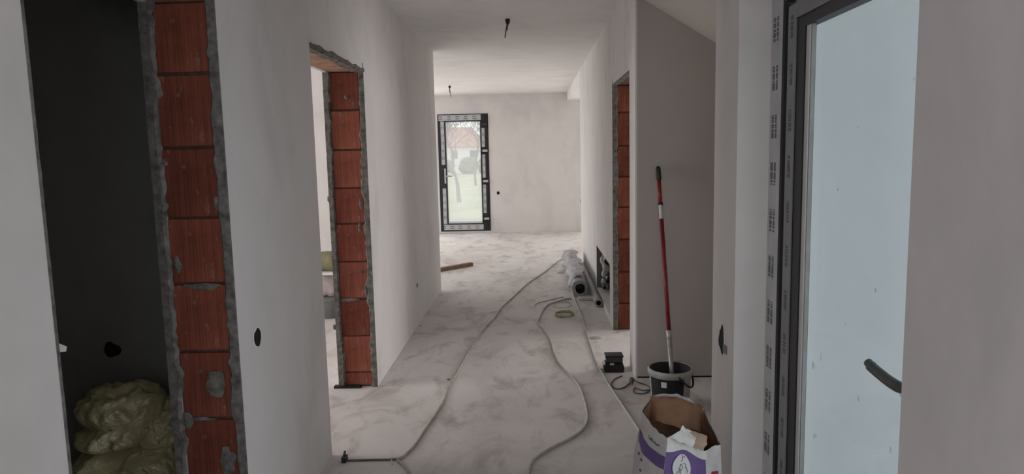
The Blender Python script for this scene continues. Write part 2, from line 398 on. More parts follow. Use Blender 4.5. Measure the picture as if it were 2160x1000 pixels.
# sloping underside over the entrance niche
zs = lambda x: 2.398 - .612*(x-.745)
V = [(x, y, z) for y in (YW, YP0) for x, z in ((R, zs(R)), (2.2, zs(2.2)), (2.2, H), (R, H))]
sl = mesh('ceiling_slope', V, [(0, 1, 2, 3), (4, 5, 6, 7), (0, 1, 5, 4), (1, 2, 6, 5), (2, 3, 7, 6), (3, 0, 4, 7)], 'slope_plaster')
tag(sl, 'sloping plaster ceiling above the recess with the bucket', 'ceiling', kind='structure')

# ------------------------------------------------------------------ bare brick reveals
JO = [0, .095, .34, .583, .83, 1.073, 1.302, 1.54, 1.787, HD]
def jamb(parent, yf, x0, x1, joints, seed):
    rnd = random.Random(seed)
    boxes('mortar_bed', [(x0, x1, yf+.022, yf+JD, 0, HD)], 'mortar', parent)
    for i in range(len(joints)-1):
        a, b = joints[i], joints[i+1]
        if b-a < .03: continue
        ins = .004 + rnd.random()*.010; g0, g1 = .003 + rnd.random()*.004, .003 + rnd.random()*.004
        boxes('brick', [(x0+.003+rnd.random()*.004, x1-.003-rnd.random()*.004, yf+ins, yf+.09, a+g0, b-g1)], 'clay_brick', parent, .004, True)
jamb(wl, D1b, LO+SK, L-SK, JO, 1); jamb(wl, D2b, LO+SK, L-SK, JO, 2)
jamb(wr, DRb, R+SK, RO, [0, .227, .493, .768, 1.035, 1.285, 1.535, 1.806, HD], 3)
for yj, sd in ((D1b, 3.), (D2b, 11.)):
    ragged('plaster_edge', (L+.002, yj+.004, 0), (0, 0, 1), (-1, 0, 0), (0, -.010, 0), HD+.05, .036, .022, 'rough_plaster_edge', wl, seed=sd, minw=.033)
    ragged('plaster_edge', (LO-.002, yj+.004, 0), (0, 0, 1), (1, 0, 0), (0, -.014, 0), HD+.05, .036, .024, 'rough_plaster_edge', wl, seed=sd+2, minw=.033)
ragged('plaster_edge', (R-.002, DRb+.004, 0), (0, 0, 1), (1, 0, 0), (0, -.010, 0), HD+.05, .042, .012, 'rough_plaster_edge', wr, seed=21., minw=.036)
for par, x0, x1, y0, y1 in ((wl, LO, L, D1a, D1b+JD), (wl, LO, L, D2a, D2b+JD), (wr, R, RO, YP1, DRb+JD)):
    boxes('lintel', [(x0+SK, x1-SK, y0, y1, HD+.002, HD+.06)], 'clay_lintel' if par == wl else 'mortar', par)
ragged('plaster_edge', (L+.002, D2a, HD+.006), (0, 1, 0), (-1, 0, 0), (0, 0, -.014), D2b-D2a, .06, .02, 'rough_plaster_edge', wl, seed=31., minw=.038)
ragged('plaster_edge', (R-.002, YP1, HD+.006), (0, 1, 0), (1, 0, 0), (0, 0, -.012), DRb-YP1, .045, .012, 'rough_plaster_edge', wr, seed=37., minw=.036)
# outer rim where the finish coat stops above the narrow doorway
ragged('plaster_edge', (L+.004, D2a, HD-.004), (0, 1, 0), (0, 0, 1), (.006, 0, 0), D2b-D2a, .024, .012, 'rough_plaster_edge', wl, seed=41.)
# near edge of the big dark doorway: thin grey torn edge and one flake
ragged('plaster_edge', (L+.002, D1a-.002, 0), (0, 0, 1), (-1, 0, 0), (0, .008, 0), HD+.05, .05, .02, 'rough_plaster_edge', wl, seed=51.)
pf = on_x(121, 732, L); pg = on_x(139, 736, L)
mesh('plaster_flake', [pf+Vector((0, 0, .010)), pf+Vector((0, 0, -.012)), pg+Vector((0, 0, -.006)), pg+Vector((0, .004, .004)), pf+Vector((-.02, 0, .010)), pf+Vector((-.02, 0, -.012)), pg+Vector((-.012, 0, -.006)), pg+Vector((-.012, .004, .004))],
     [(0, 1, 2, 3), (4, 5, 6, 7), (0, 1, 5, 4), (1, 2, 6, 5), (2, 3, 7, 6), (3, 0, 4, 7)], 'paper_torn', wl)
boxes('damp_proof_strip', [(LO-.03, -1.15, D2b-.03, D2b+.01, 0, .014)], 'black_membrane', wl)
# smears of mortar left on the bricks of the big doorway
def smear(par, u, v, yf, rx, rz, seed):
    c = on_y(u, v, yf); n = 18; V = [(c.x, yf-.008, c.z)]
    for k in range(n):
        a = 2*math.pi*k/n; q = 1 + .5*noise.noise(Vector((math.cos(a)*1.6, math.sin(a)*1.6, seed)))
        V.append((c.x+rx*q*math.cos(a), yf+.006, c.z+rz*q*math.sin(a)))
    mesh('mortar_smear', V, [(0, 1+k, 1+(k+1) % n) for k in range(n)], 'rough_plaster_edge', par, True)
for q in ((455, 812, .035, .05, 1.), (480, 975, .028, .05, 2.), (425, 605, .07, .012, 3.), (420, 885, .05, .008, 4.), (395, 890, .02, .03, 5.)):
    smear(wl, q[0], q[1], D1b, q[2], q[3], q[4])
for q in ((738, 633, .085, .010, 6.), (762, 573, .02, .008, 7.), (706, 490, .016, .02, 8.)):
    smear(wl, q[0], q[1], D2b, q[2], q[3], q[4])

for q in ((693, 420, .010, .02, 12.), (758, 480, .012, .03, 13.), (772, 610, .012, .05, 14.), (760, 430, .010, .03, 15.), (706, 690, .014, .02, 16.), (785, 770, .012, .03, 17.), (730, 205, .014, .014, 18.), (720, 240, .012, .010, 19.)):
    smear(wl, q[0], q[1], D2b, q[2], q[3], q[4])
for q in ((455, 430, .012, .022, 22.), (470, 500, .008, .03, 23.), (375, 880, .016, .03, 24.), (372, 560, .012, .03, 25.), (345, 345, .012, .01, 26.)):
    smear(wl, q[0], q[1], D1b, q[2], q[3], q[4])

# ------------------------------------------------------------------ holes for sockets
def hole(name, par, c, nrm, ru, rv, seed, mat='hole_dark', ug=Vector((0, 1, 0)), amp=.25):
    """a socket cut-out: dark sunken disc with a torn plaster lip"""
    c, nrm = Vector(c), Vector(nrm); vg = Vector((0, 0, 1)); n = 20; V = []
    for ring, (s, d) in enumerate(((1.22, .0008), (1.0, .004), (.92, .002), (0, .0015))):
        for k in range(n):
            a = 2*math.pi*k/n; q = 1 + amp*noise.noise(Vector((math.cos(a)*1.3, math.sin(a)*1.3, seed)))
            V.append(c + nrm*d + ug*(ru*s*q*math.cos(a)) + vg*(rv*s*q*math.sin(a)))
    F1 = [(r*n+k, r*n+(k+1) % n, (r+1)*n+(k+1) % n, (r+1)*n+k) for r in range(3) for k in range(n)]
    o = mesh(name, V, F1, ['wall_plaster', mat], par, False)
    for i, p in enumerate(o.data.polygons): p.material_index = 0 if i < n else 1
    return o
hole('socket_hole', wl, on_x(541, 711, L), (1, 0, 0), .034, .034, 3.)
hole('socket_hole', wl, on_x(879, 602, L), (1, 0, 0), .03, .018, 4., 'mortar')
hole('socket_hole', wr, on_x(1225.5, 424, R), (-1, 0, 0), .05, .03, 5., 'mortar')
hole('socket_hole', wf, on_y(1051, 407, YF), (0, -1, 0), .03, .03, 6., ug=Vector((1, 0, 0)))
hs = hole('socket_hole', wv, on_x(1524, 715, XV), (-1, 0, 0), .040, .050, 8.2, amp=.7)
pk = on_x(1531, 735, XV)
boxes('socket_box', [(XV-.007, XV+.01, pk.y-.018, pk.y+.022, pk.z-.02, pk.z+.012)], 'grey_backing', wv, .003)
hole('cement_hole', w2, on_y(237, 738, 2.85), (0, -1, 0), .036, .034, 9., ug=Vector((1, 0, 0)), amp=.3)
bpy.data.objects[w2.children[0].name].data.materials[0] = MATS['raw_cement']

# ------------------------------------------------------------------ pipe recess in the right wall
rc = wr
boxes('recess_lining', [(R+.002, R+ND-.001, NY1-.012, NY1-.001, NZ0, NZ1), (R+ND-.012, R+ND-.002, NY0, NY1, NZ0, NZ1), (R+.002, R+ND-.001, NY0, NY1, NZ1-.010, NZ1-.001)], 'grey_backing', rc)
for (xx, zz, r) in ((.742, .395, .043), (.755, .20, .036), (.70, .12, .016)):
    V, F = join_geo([tube_geo([(xx, 7.28, zz), (xx, 6.98, zz)], r, 18, False), tube_geo([(xx, 6.98, zz), (xx, 6.981, zz), (xx, 7.2, zz)], [r, r*.8, r*.8], 18)])
    mesh('pipe_stub', V, F, 'black_plastic', rc, True)
for s, (xx, yy, zz, r) in enumerate(((.72, 7.19, .37, .042), (.735, 7.14, .30, .04), (.715, 7.17, .14, .03), (.72, 7.15, .24, .034), (.735, 7.2, .09, .03))):
    bm = bmesh.new(); bmesh.ops.create_icosphere(bm, subdivisions=3, radius=r)
    for v in bm.verts: v.co = Vector((v.co.x, v.co.y, v.co.z*1.35))*(1 + .35*noise.noise(v.co*30 + Vector((s*3., 0, 0))))
    Vv = [v.co + Vector((xx, yy, zz)) for v in bm.verts]; Fv = [tuple(x.index for x in f.verts) for f in bm.faces]; bm.free()
    mesh('foam_lump', [(min(p.x, R+ND-.012), p.y, max(p.z, NZ0+.004)) for p in Vv], Fv, 'white_foam', rc, True)

# ------------------------------------------------------------------ far glazed door
def strip(name, x0, x1, y, z0, z1, mat, par, vert=True, th=.004):
    V, F = box_geo([(x0, x1, y-th, y, z0, z1)])
    uv = [(((v[0]-x0)/(x1-x0)) if vert else ((v[2]-z0)/(z1-z0)), 0) for v in V]
    return mesh(name, V, F, mat, par, uvs=uv)
fd = boxes('door_1', [(wf_x0+.002, wf_x0+.05, YF-.012, YF+.08, wf_z0, wf_z1-.002), (wf_x1-.05, wf_x1-.002, YF-.012, YF+.08, wf_z0, wf_z1-.002),
    (wf_x0+.05, wf_x1-.05, YF-.012, YF+.08, wf_z1-.04, wf_z1-.002), (wf_x0+.05, wf_x1-.05, YF-.012, YF+.08, wf_z0, wf_z0+.03)], 'anthracite')
tag(fd, 'tall glazed terrace door with film covered frame in the far wall', 'door', kind='structure')
gx0, gx1, gz0, gz1 = -1.632, -.985, .185, 2.10
sx0, sx1, sz0, sz1 = wf_x0+.045, wf_x1-.035, wf_z0+.03, wf_z1-.02
boxes('sash', [(sx0, gx0, YF-.03, YF+.05, sz0, sz1), (gx1, sx1, YF-.03, YF+.05, sz0, sz1), (gx0, gx1, YF-.03, YF+.05, gz1, sz1), (gx0, gx1, YF-.03, YF+.05, sz0, gz0)], 'anthracite', fd)
boxes('pane', [(gx0, gx1, YF+.01, YF+.022, gz0, gz1)], 'veiled_glass', fd)
boxes('pane_sill_bar', [(gx0, gx1, YF+.13, YF+.2, gz0-.14, gz0+.025)], 'white_plastic', fd)
yq = YF-.031
hz0, hz1 = .86, 1.30
for z0, z1 in ((hz1, sz1-.11), (sz0+.11, hz0)): strip('protective_film', sx0+.015, gx0-.028, yq, z0, z1, 'film_far_v', fd)
strip('protective_film', sx0-.02, sx1-.10, yq, gz1+.022, sz1+.002, 'film_far_h', fd, False)
strip('protective_film', sx0+.02, sx1-.10, yq, sz0-.002, gz0-.022, 'film_far_h', fd, False)
zc = [(.38, .93), (1.03, 1.48), (1.62, 2.0)]
for z0, z1 in zc: strip('protective_film', gx1+.028, sx1-.035, yq, z0, z1, 'film_far_v', fd)
for zc_ in (.27, .98, 1.55, 2.04):
    boxes('hinge', [(gx1+.035, sx1+.012, YF-.055, YF-.03, zc_-.022, zc_+.022)], 'silver_metal' if zc_ < 1.9 else 'dark_plastic', fd, .004)
    for dz in (-.046, .046):
        boxes('hinge_cover', [(gx1+.01, sx1+.02, YF-.045, YF-.03, zc_+dz-.018, zc_+dz+.018)], 'rebate_black', fd, .003)
for z0, z1 in ((.1, .26), (2.1, 2.2)): boxes('corner_cover', [(sx1-.05, sx1+.02, YF-.04, YF-.03, z0-.02, z1)], 'rebate_black', fd)
hp = boxes('handle', [(-1.682, -1.650, YF-.045, YF-.03, .95, 1.23)], 'silver_metal', fd, .004)
tube('lever', [(-1.665, YF-.03, 1.09), (-1.665, YF-.085, 1.09), (-1.64, YF-.095, 1.09), (-1.53, YF-.095, 1.085)], .012, 'silver_metal', hp)

# ------------------------------------------------------------------ entrance door with glazed panel (right)
XF = .871
ed = boxes('door_2', [(XF, XF+.045, EY1-.125, EY1-.002, 0, EH-.002), (XF, XF+.075, EY0+.002, EY0+.07, 0, EH-.002), (XF, XF+.075, EY0+.07, EY1-.125, EH-.04, EH-.002), (XF, XF+.075, EY0+.07, EY1-.125, 0, .025)], 'rebate_black')
tag(ed, 'glazed entrance door with film covered dark frame and lever handle', 'door', kind='structure')
def stripx(name, x, y0, y1, z0, z1, mat, par, vert=True, th=.004):
    V, F = box_geo([(x-th, x, y0, y1, z0, z1)])
    uv = [(((v[1]-y0)/(y1-y0)) if vert else ((v[2]-z0)/(z1-z0)), 0) for v in V]
    return mesh(name, V, F, mat, par, uvs=uv)
stripx('protective_film', XF-.0005, 2.502, EY1-.003, .0, EH-.004, 'film_frame', ed)
SYo, SYi, SYg = 2.455, 2.385, 2.318     # sash outer edge, film inner edge, panel edge at the hinge side
SZo, SZi, SZg = 1.978, 1.919, 1.883
NYo, NYi, NYg = EY0+.075, EY0+.145, EY0+.185
sash = boxes('sash', [(XF+.006, XF+.042, SYg, SYo, .03, SZo), (XF+.006, XF+.042, NYo, NYg, .03, SZo), (XF+.006, XF+.042, NYg, SYg, SZg, SZo), (XF+.006, XF+.042, NYg, SYg, .03, .16)], 'anthracite', ed)
stripx('protective_film', XF+.005, SYi, SYo, .03, SZo-.01, 'film_sash', ed)
stripx('protective_film', XF+.0045, NYo, NYi, .03, SZo, 'film_sash', ed)
stripx('protective_film', XF+.0045, NYi, SYi, SZi, SZo, 'film_sash_top', ed, False)
boxes('pane', [(XF+.034, XF+.040, NYg-.005, SYg-.0, .155, SZg+.005)], 'entrance_glass', ed)
boxes('glazing_bead', [(XF+.010, XF+.027, SYg-.030, SYg, .16, SZg)], 'white_plastic', ed, .003)
boxes('glazing_seal', [(XF+.014, XF+.027, SYg-.036, SYg-.0305, .16, SZg)], 'grey_tub', ed)
hd = boxes('handle', [(XF-.006, XF+.006, NYo+.012, NYo+.05, .90, 1.10)], 'handle_metal', ed, .003)
hp_ = [(XF, NYo+.03, .965), (XF-.045, NYo+.03, .962), (.815, 1.535, .957), (.812, 1.58, .957), (.810, 1.625, .962), (.809, 1.655, .966), (.808, 1.676, .973)]
tube('lever', catmull(hp_, 6), [.0125]*13 + [.0135]*20 + [.011]*4, 'handle_metal', hd, 10)

# ------------------------------------------------------------------ windows of the unseen rooms (frames around the lights, some added only to brighten the hall)
def window(name, pts, label):
    o = boxes(name, pts, 'anthracite'); tag(o, label, 'window', kind='structure')
def wframe_x(x, y0, y1, z0, z1, n):
    b = [(x, x+.06, y0, y1, z0, z0+.06), (x, x+.06, y0, y1, z1-.06, z1), (x, x+.06, y0, y0+.06, z0+.06, z1-.06), (x, x+.06, y1-.06, y1, z0+.06, z1-.06)]
    for i in range(1, n): yy = y0+(y1-y0)*i/n; b.append((x, x+.06, yy-.04, yy+.04, z0+.06, z1-.06))
    return b
window('window_1', wframe_x(XO-.12, 8.4, 12.4, .15, 2.25, 3), 'wide glazed living room window in the left outer wall')
window('window_2', wframe_x(XO-.12, 2.9, 4.6, .25, 2.25, 2), 'two part window of the side room')
window('added_window_6', wframe_x(XE+.06, 5.8, 8.0, .3, 2.2, 2), 'wide added window of the room behind the right brick doorway')  # invented opening for the back room fill light
def wframe_y(y, x0, x1, z0, z1, n):
    return [(b[2], b[3], b[0], b[1], b[4], b[5]) for b in wframe_x(y, x0, x1, z0, z1, n)]
window('added_window_3', wframe_y(YF+.1, 1.4, 4.2, .15, 2.25, 2), 'added garden window in the far wall right of the living room')  # unseen window added to hold the right garden fill
window('added_window_5', wframe_y(YF+.1, -5.1, -2.3, .15, 2.25, 2), 'added garden window in the far wall left of the terrace door')  # unseen window added to hold the left garden fill
window('added_window_4', [(-.9, .6, YB-.15, YB-.09, .85, .91), (-.9, .6, YB-.15, YB-.09, 2.09, 2.15), (-.9, -.84, YB-.15, YB-.09, .91, 2.09), (.54, .6, YB-.15, YB-.09, .91, 2.09)], 'added window behind the entrance hall')  # unseen window added for the fill light behind the camera

# ------------------------------------------------------------------ hoses and cables on the floor
def crop(p, r): return [on_z(700+x/2.174, 540+y/2.174, r) for x, y in p]
def cable(name, px, r, mat, label, cat, par=None):
    P = crop(px, r); pts = catmull(P, 6)
    return tag(tube(name, pts, r, mat, None, 8, recentre=True), label, cat)
A = [(1078, 10), (1040, 22), (980, 70), (900, 125), (830, 190), (775, 240), (752, 278), (710, 322), (650, 405), (600, 490), (560, 560), (533, 605), (515, 660), (478, 722), (430, 792), (380, 868), (325, 922), (300, 934), (325, 955), (348, 985), (368, 1020)]
cable('air_hose', A, .0075, 'hose_dusty', 'long beige hose snaking down the left middle of the floor', 'hose')
cable('power_cable', [(305, 930), (270, 934), (200, 935), (130, 937), (62, 938)], .0055, 'cable_dark', 'dark cable lying across the floor by the near left corner', 'cable')
cable('hose_tape', [(271, 925), (273, 936), (276, 955)], .004, 'sticker_white', 'white tape tag wound on the dark cable', 'tape')
st = on_z(728, 972, 0)
pl = thing('cable_plug', st, 'dark plug standing at the end of the dark cable', 'plug')
boxes('plug_body', [(st.x-.012, st.x+.012, st.y-.03, st.y+.015, 0, .03)], 'black_plastic', pl, .005)
tube('plug_tip', [(st.x-.004, st.y, .028), (st.x+.002, st.y, .05)], .006, 'cable_dark', pl)
Bc = [(1096, 195), (1070, 198), (1030, 210), (990, 225), (968, 250), (953, 282), (945, 308), (972, 338), (1003, 388), (1018, 440), (1042, 492), (1090, 545), (1133, 595), (1158, 660), (1171, 720), (1169, 760), (1148, 797), (1100, 833), (1020, 873), (950, 915), (915, 950), (898, 1020)]
cable('extension_cable', Bc, .0075, 'cable_pale', 'pale cable curving in an S down the middle of the floor', 'cable')
cable('thin_cable', [(930, 228), (945, 215), (985, 206), (1010, 199), (1060, 188)], .004, 'cable_pale', 'short thin cable end near the wrapped rolls', 'cable')
cable('straight_cable', [(1083, 70), (1100, 150), (1116, 205), (1150, 290), (1180, 390), (1215, 490), (1270, 590), (1330, 680), (1400, 786), (1440, 850)], .007, 'cable_pale', 'straight pale cable running from the wrapped rolls to the paper sack', 'cable')
def loop(name, cx, cy, rx, ry, r, mat, label, cat, turns=2, seed=0, rot=0.):
    P = []
    for k in range(16*turns+4):
        a = 2*math.pi*k/16; q = 1 + .14*noise.noise(Vector((k*.4, seed, 0)))
        x, y = rx*q*math.cos(a), ry*q*math.sin(a)
        P.append((cx+x*math.cos(rot)-y*math.sin(rot), cy+x*math.sin(rot)+y*math.cos(rot), r + .008*(k/16) + .004*noise.noise(Vector((k*.7, seed, 2)))+.002))
    return tag(tube(name, catmull(P, 3), r, mat, None, 6, recentre=True), label, cat)
c = on_z(1191, 667); loop('string_coil', c.x, c.y, .085, .11, .0045, 'string_yellow', 'small yellowish coil of cord on the floor by the wrapped rolls', 'cord', 3, 1.)
c = on_z(1186, 645); loop('cable_loop', c.x, c.y, .09, .14, .004, 'cable_pale', 'loose pale cable loop behind the yellowish coil', 'cable', 1, 5.)

# ------------------------------------------------------------------ wrapped rolls, board and plank
def roll(name, p0, p1, r, label, seed, wrap):
    p0, p1 = Vector(p0), Vector(p1); t = thing(name, (p0.x, p0.y, 0), label, 'roll', 'rolls wrapped in clear film')
    d = (p1-p0); n = 30; seg = 28; ln = d.length; dr = d.normalized(); sd = dr.cross(Vector((0, 0, 1))).normalized(); up = sd.cross(dr)
    V, F = [], []
    for i in range(n+1):
        for k in range(seg):
            a = 2*math.pi*k/seg; nn = noise.noise(Vector((i*.45, math.cos(a)*2, math.sin(a)*2 + seed)))
            rr = r*(1 + wrap*nn); p = p0 + dr*(ln*i/n) + sd*(rr*math.cos(a)) + up*(rr*math.sin(a)); p.z = max(p.z, .004)
            V.append(p)
    for i in range(n):
        for k in range(seg): F.append((i*seg+k, i*seg+(k+1) % seg, (i+1)*seg+(k+1) % seg, (i+1)*seg+k))
    F.append(tuple(range(n*seg, (n+1)*seg)))
    k0 = len(V); V += [p0 + (V[k]-p0)*.62 for k in range(seg)]; k1 = len(V); V += [p0 + (V[k]-p0)*.6 + dr*.25 for k in range(seg)]
    F += [(k, (k+1) % seg, k0+(k+1) % seg, k0+k) for k in range(seg)]
    mesh('film_wrap', V, F, 'white_polythene', t, True)
    V = V[k0:]; F = [(k, (k+1) % seg, seg+(k+1) % seg, seg+k) for k in range(seg)] + [tuple(range(seg, 2*seg))]
    V = [p0 + (q-p0)*.985 + dr*.004 for q in V]
    mesh('hollow_core', V, F, 'dark_plastic', t)
    return t
thick = roll('wrapped_roll', (.460, 7.10, .090), (.475, 9.35, .090), .083, 'thick film wrapped roll with dark hollow end lying near the corridor middle', 1., .16)
roll('wrapped_roll', (.606, 6.62, .042), (.606, 8.9, .042), .039, 'thin film wrapped tube lying against the right wall', 5., .10)
# loose corner of film on top of the rolls
V, F = [], []
for i in range(16):
    for j in range(10):
        y = 7.3 + 1.95*i/15; x = .365 + .175*j/9
        base = .185*math.exp(-((x-.482)/.11)**4) + .05*math.exp(-((x-.60)/.05)**2)
        V.append((x - .03*math.sin(i*1.3), y, max(.006, base + .012 + .016*noise.noise(Vector((x*14, y*4, 2))))))
for i in range(15):
    for j in range(9): F.append((i*10+j, i*10+j+1, (i+1)*10+j+1, (i+1)*10+j))
o = mesh('loose_film', V, F, 'white_polythene', thick, True); md = o.modifiers.new('t', 'SOLIDIFY'); md.thickness = .002
tag(boxes('white_board', [(.435, .575, 6.93, 7.06, .002, .026)], 'white_foam', None, .002, True), 'small pale board lying under the roll ends', 'board')
pa, pb = on_z(905, 577, .0), on_z(995, 561, .0); dv = (pb-pa); dv.z = 0; dn = dv.normalized(); sd = Vector((-dn.y, dn.x, 0))*.03
V = [q + s + Vector((0, 0, z)) for q in (pa, pb) for s in (-sd, sd) for z in (.001, .05)]
pk_ = mesh('wood_plank', V, BF, 'plank_wood', None, False, True); tag(pk_, 'short brown wooden batten on the living room floor', 'plank')

# ------------------------------------------------------------------ ceiling wires
for (u, v, ln, sgn, lab) in ((1070, 40, .15, -1, 'dark lamp wire hanging from the corridor ceiling'), (948, 181, .18, 1, 'dark lamp wire hanging from the far living room ceiling')):
    p = on_z(u, v, H); t = thing('ceiling_wire', (p.x, p.y, H), lab, 'wire', 'bare lamp wires')
    tube('wire', catmull([(p.x, p.y, H), (p.x+.004*sgn, p.y, H-ln*.3), (p.x+.012*sgn, p.y-.01, H-ln*.6), (p.x+.022*sgn, p.y, H-ln)], 5), .0045, 'wire_black', t)
    tube('wire', catmull([(p.x+.01, p.y, H), (p.x+.008, p.y+.01, H-ln*.2), (p.x-.004*sgn, p.y, H-ln*.35), (p.x+.004*sgn, p.y, H-ln*.62)], 5), .0035, 'wire_black', t)
    lathe('ceiling_cap', p.x+.003, p.y, [(.02, H-.001), (.017, H-.03), (.008, H-.045), (.0, H-.045)], 'wire_black', t, 12)

# ------------------------------------------------------------------ bucket and roller pole
rc_ = on_y(1414, 777, 3.97); bx, by, br = rc_.x, 3.97, .124; bh = .235
bk = thing('plaster_bucket', (bx, by, 0), 'round plastic bucket with black label, standing in the recess', 'bucket')
lathe('body', bx, by, [(0, .002), (br*.86, .002), (br*.97, bh-.035), (br*.97, bh-.001)], 'bucket_plastic', bk, 40)
lathe('lining', bx, by, [(0, .012), (br*.83, .012), (br*.94, bh-.001), (br*.97, bh)], 'bucket_inside', bk, 40)
lathe('rim', bx, by, [(br*.975, bh-.032), (br*1.045, bh-.030), (br*1.05, bh-.004), (br*1.02, bh+.004), (br*.965, bh+.002), (br*.955, bh-.01)], 'bucket_plastic', bk, 40)
a0, a1 = math.radians(-165), math.radians(-62)
lathe('black_label', bx, by, [(br*.868+.004, .03), (br*.965+.003, bh-.038)], 'bucket_label', bk, 20, a0, a1)
sa = math.radians(-118)
lathe('white_sticker', bx, by, [(br*.93+.0055, bh-.085), (br*.952+.0055, bh-.052)], 'sticker_white', bk, 4, sa-.13, sa+.13)
pts = [(bx+br*1.05*math.cos(a), by+br*1.05*math.sin(a), bh-.02-.075*math.sin(math.pi*i/12)) for i, a in enumerate([math.radians(-80+100*i/12) for i in range(13)])]
tube('bail_handle', pts, .006, 'black_plastic', bk, 8)
top = on_y(1388, 350, 4.468); bot = on_y(1421, 852, 3.985); bot.z = max(bot.z, .016); ax = (top-bot)
pt = lambda s: bot + ax*s
rp = thing('extension_pole', bot, 'long red telescopic pole leaning in the bucket against the wall', 'pole')
def frac(v_):
    lo, hi = 0., 1.
    for _ in range(40):
        md = (lo+hi)/2; q = pt(md); d = q-CAM; vv = 500 - FPX*d.dot(UP)/d.dot(FW)
        if vv > v_: lo = md
        else: hi = md
    return lo
f1, f2, f3, f4, f5 = frac(700), frac(462), frac(430), frac(380), 1.
tube('lower_shaft', [pt(0), pt(f1)], [.0155, .0135], 'pole_aluminium', rp, 14)
tube('collar', [pt(f1-.03), pt(f1-.028), pt(f1+.004), pt(f1+.006)], [.014, .0175, .0175, .014], 'pole_aluminium', rp, 14)
tube('red_shaft', [pt(f1), pt(f2)], .0125, 'red_paint', rp, 14)
tube('mid_sleeve', [pt(f2), pt(f3)], .0128, 'sticker_white', rp, 14)
tube('clip', [pt(f3-.006), pt(f3+.004)], .015, 'black_plastic', rp, 14)
tube('red_shaft', [pt(f3), pt(f4)], .0122, 'red_paint', rp, 14)
tube('grip', [pt(f4), pt(f4+.004), pt(f4+.02), pt(.985), pt(.996), pt(1.)], [.0125, .0165, .0165, .0155, .012, .003], 'dusty_grip', rp, 14)

# ------------------------------------------------------------------ battery charger and its lead
cx, cy = .525, 4.66
ch = thing('battery_charger', (cx, cy, 0), 'black battery charger with battery on the floor by the partition', 'charger')
V, F = [], []
prof = [(-.066, 0), (.066, 0), (.070, .03), (.062, .056), (.01, .060), (-.02, .05), (-.06, .062), (-.072, .05), (-.070, .02)]
for y, s in ((-.05, .92), (-.042, 1), (.042, 1), (.05, .92)): V += [(cx+x*s, cy+y, z*(s if z > .01 else 1)) for x, z in prof]
n = len(prof)
for i in range(3): F += [(i*n+k, i*n+(k+1) % n, (i+1)*n+(k+1) % n, (i+1)*n+k) for k in range(n)]
F += [tuple(range(n)), tuple(range(3*n, 4*n))]
mesh('charger_body', V, F, 'black_plastic', ch)
bt = boxes('battery', [(cx-.052, cx+.062, cy-.02, cy+.06, .060, .098)], 'dark_plastic', ch, .008)
boxes('battery_top', [(cx-.058, cx+.066, cy-.03, cy+.066, .098, .112)], 'black_plastic', bt, .005)
boxes('grey_contact', [(cx-.03, cx+.0, cy-.052, cy-.03, .052, .064)], 'silver_metal', ch, .003)
P = [on_z(u, v, .005) for u, v in ((1312, 793), (1296, 800), (1290, 812), (1300, 820), (1315, 818), (1326, 810), (1334, 800))]
P2 = [on_z(u, v, .005) for u, v in ((1334, 800), (1345, 806), (1362, 812), (1372, 820), (1362, 829), (1346, 830), (1336, 826), (1340, 818), (1358, 824), (1385, 818))]
tag(tube('charger_lead', catmull(P+P2[1:], 6), .0042, 'cable_dark', None, 6, recentre=True), 'dark looped lead lying between charger and bucket', 'cable')
q = on_z(1332, 812, 0)
pg_ = thing('mains_plug', q, 'dark mains plug on the floor left of the bucket', 'plug')
tube('plug_body', [(q.x, q.y-.02, .02), (q.x+.002, q.y, .03), (q.x+.004, q.y+.03, .03)], [.012, .019, .014], 'cable_dark', pg_, 12)
for s in (-1, 1): tube('plug_pin', [(q.x+s*.007, q.y-.02, .02), (q.x+s*.007, q.y-.04, .02)], .0025, 'silver_metal', pg_, 6)

# ------------------------------------------------------------------ open paper sack
ps = thing('paper_sack', (.52, 2.5, 0), 'open torn paper sack, purple and white with brown lining, at the bottom right', 'sack')
fr = lambda u: .037*math.exp(-((u-.3)/.17)**2) - .030*math.exp(-((u-.68)/.16)**2)
K = {'l': on_y(1354, 866, 2.56), 'f': on_y(1408, 924, 2.375), 'r': on_y(1520, 938, 2.47), 'b': on_y(1484, 862, 2.69), 'bl': on_y(1372, 838, 2.67)}
B0 = {'l': (.345, 2.55, 0), 'f': (.395, 2.30, 0), 'r': (.675, 2.42, 0), 'b': (.665, 2.66, 0), 'bl': (.40, 2.69, 0)}
def panel(name, a, b, mat, rise=0., z0=0., nu=14, nv=14, bulge=.03, seed=0., off=0., ua=0., ub=1., va=0., vb=1., wr=.006, jag=.012, rimf=None):
    pa, pb, qa, qb = Vector(K[a]), Vector(K[b]), Vector(B0[a]), Vector(B0[b]); cen = Vector((.53, 2.5, 0))
    V, F = [], []
    for j in range(nv+1):
        for i in range(nu+1):
            u = ua + (ub-ua)*i/nu; v = va + (vb-va)*j/nv
            topp = pa.lerp(pb, u); topp.z += rise*math.sin(math.pi*u) + (rimf(u)*max(0, (v-.72)/.28)**1.5 if rimf and v > .72 else 0)
            if vb == 1 and j == nv: topp.z += jag*noise.noise(Vector((u*9, seed, 5)))
            p = qa.lerp(qb, u).lerp(topp, v)
            out = (qa.lerp(qb, .5)-cen); out.z = 0; out.normalize()
            p += out*(bulge*math.sin(math.pi*u)*math.sin(math.pi*min(1, v*.92+.05)) + wr*noise.noise(Vector((u*5, v*7, seed)))*math.sin(math.pi*u) + off)
            V.append(p)
    for j in range(nv):
        for i in range(nu): k = j*(nu+1)+i; F.append((k, k+1, k+nu+2, k+nu+1))
    o = mesh(name, V, F, mat, ps, True); return o
panel('left_panel', 'l', 'f', 'paper_white', -.012, seed=1.)
panel('purple_stripe', 'l', 'f', 'paper_purple', -.012, seed=1., off=.002, va=.775, vb=.865, nv=4)
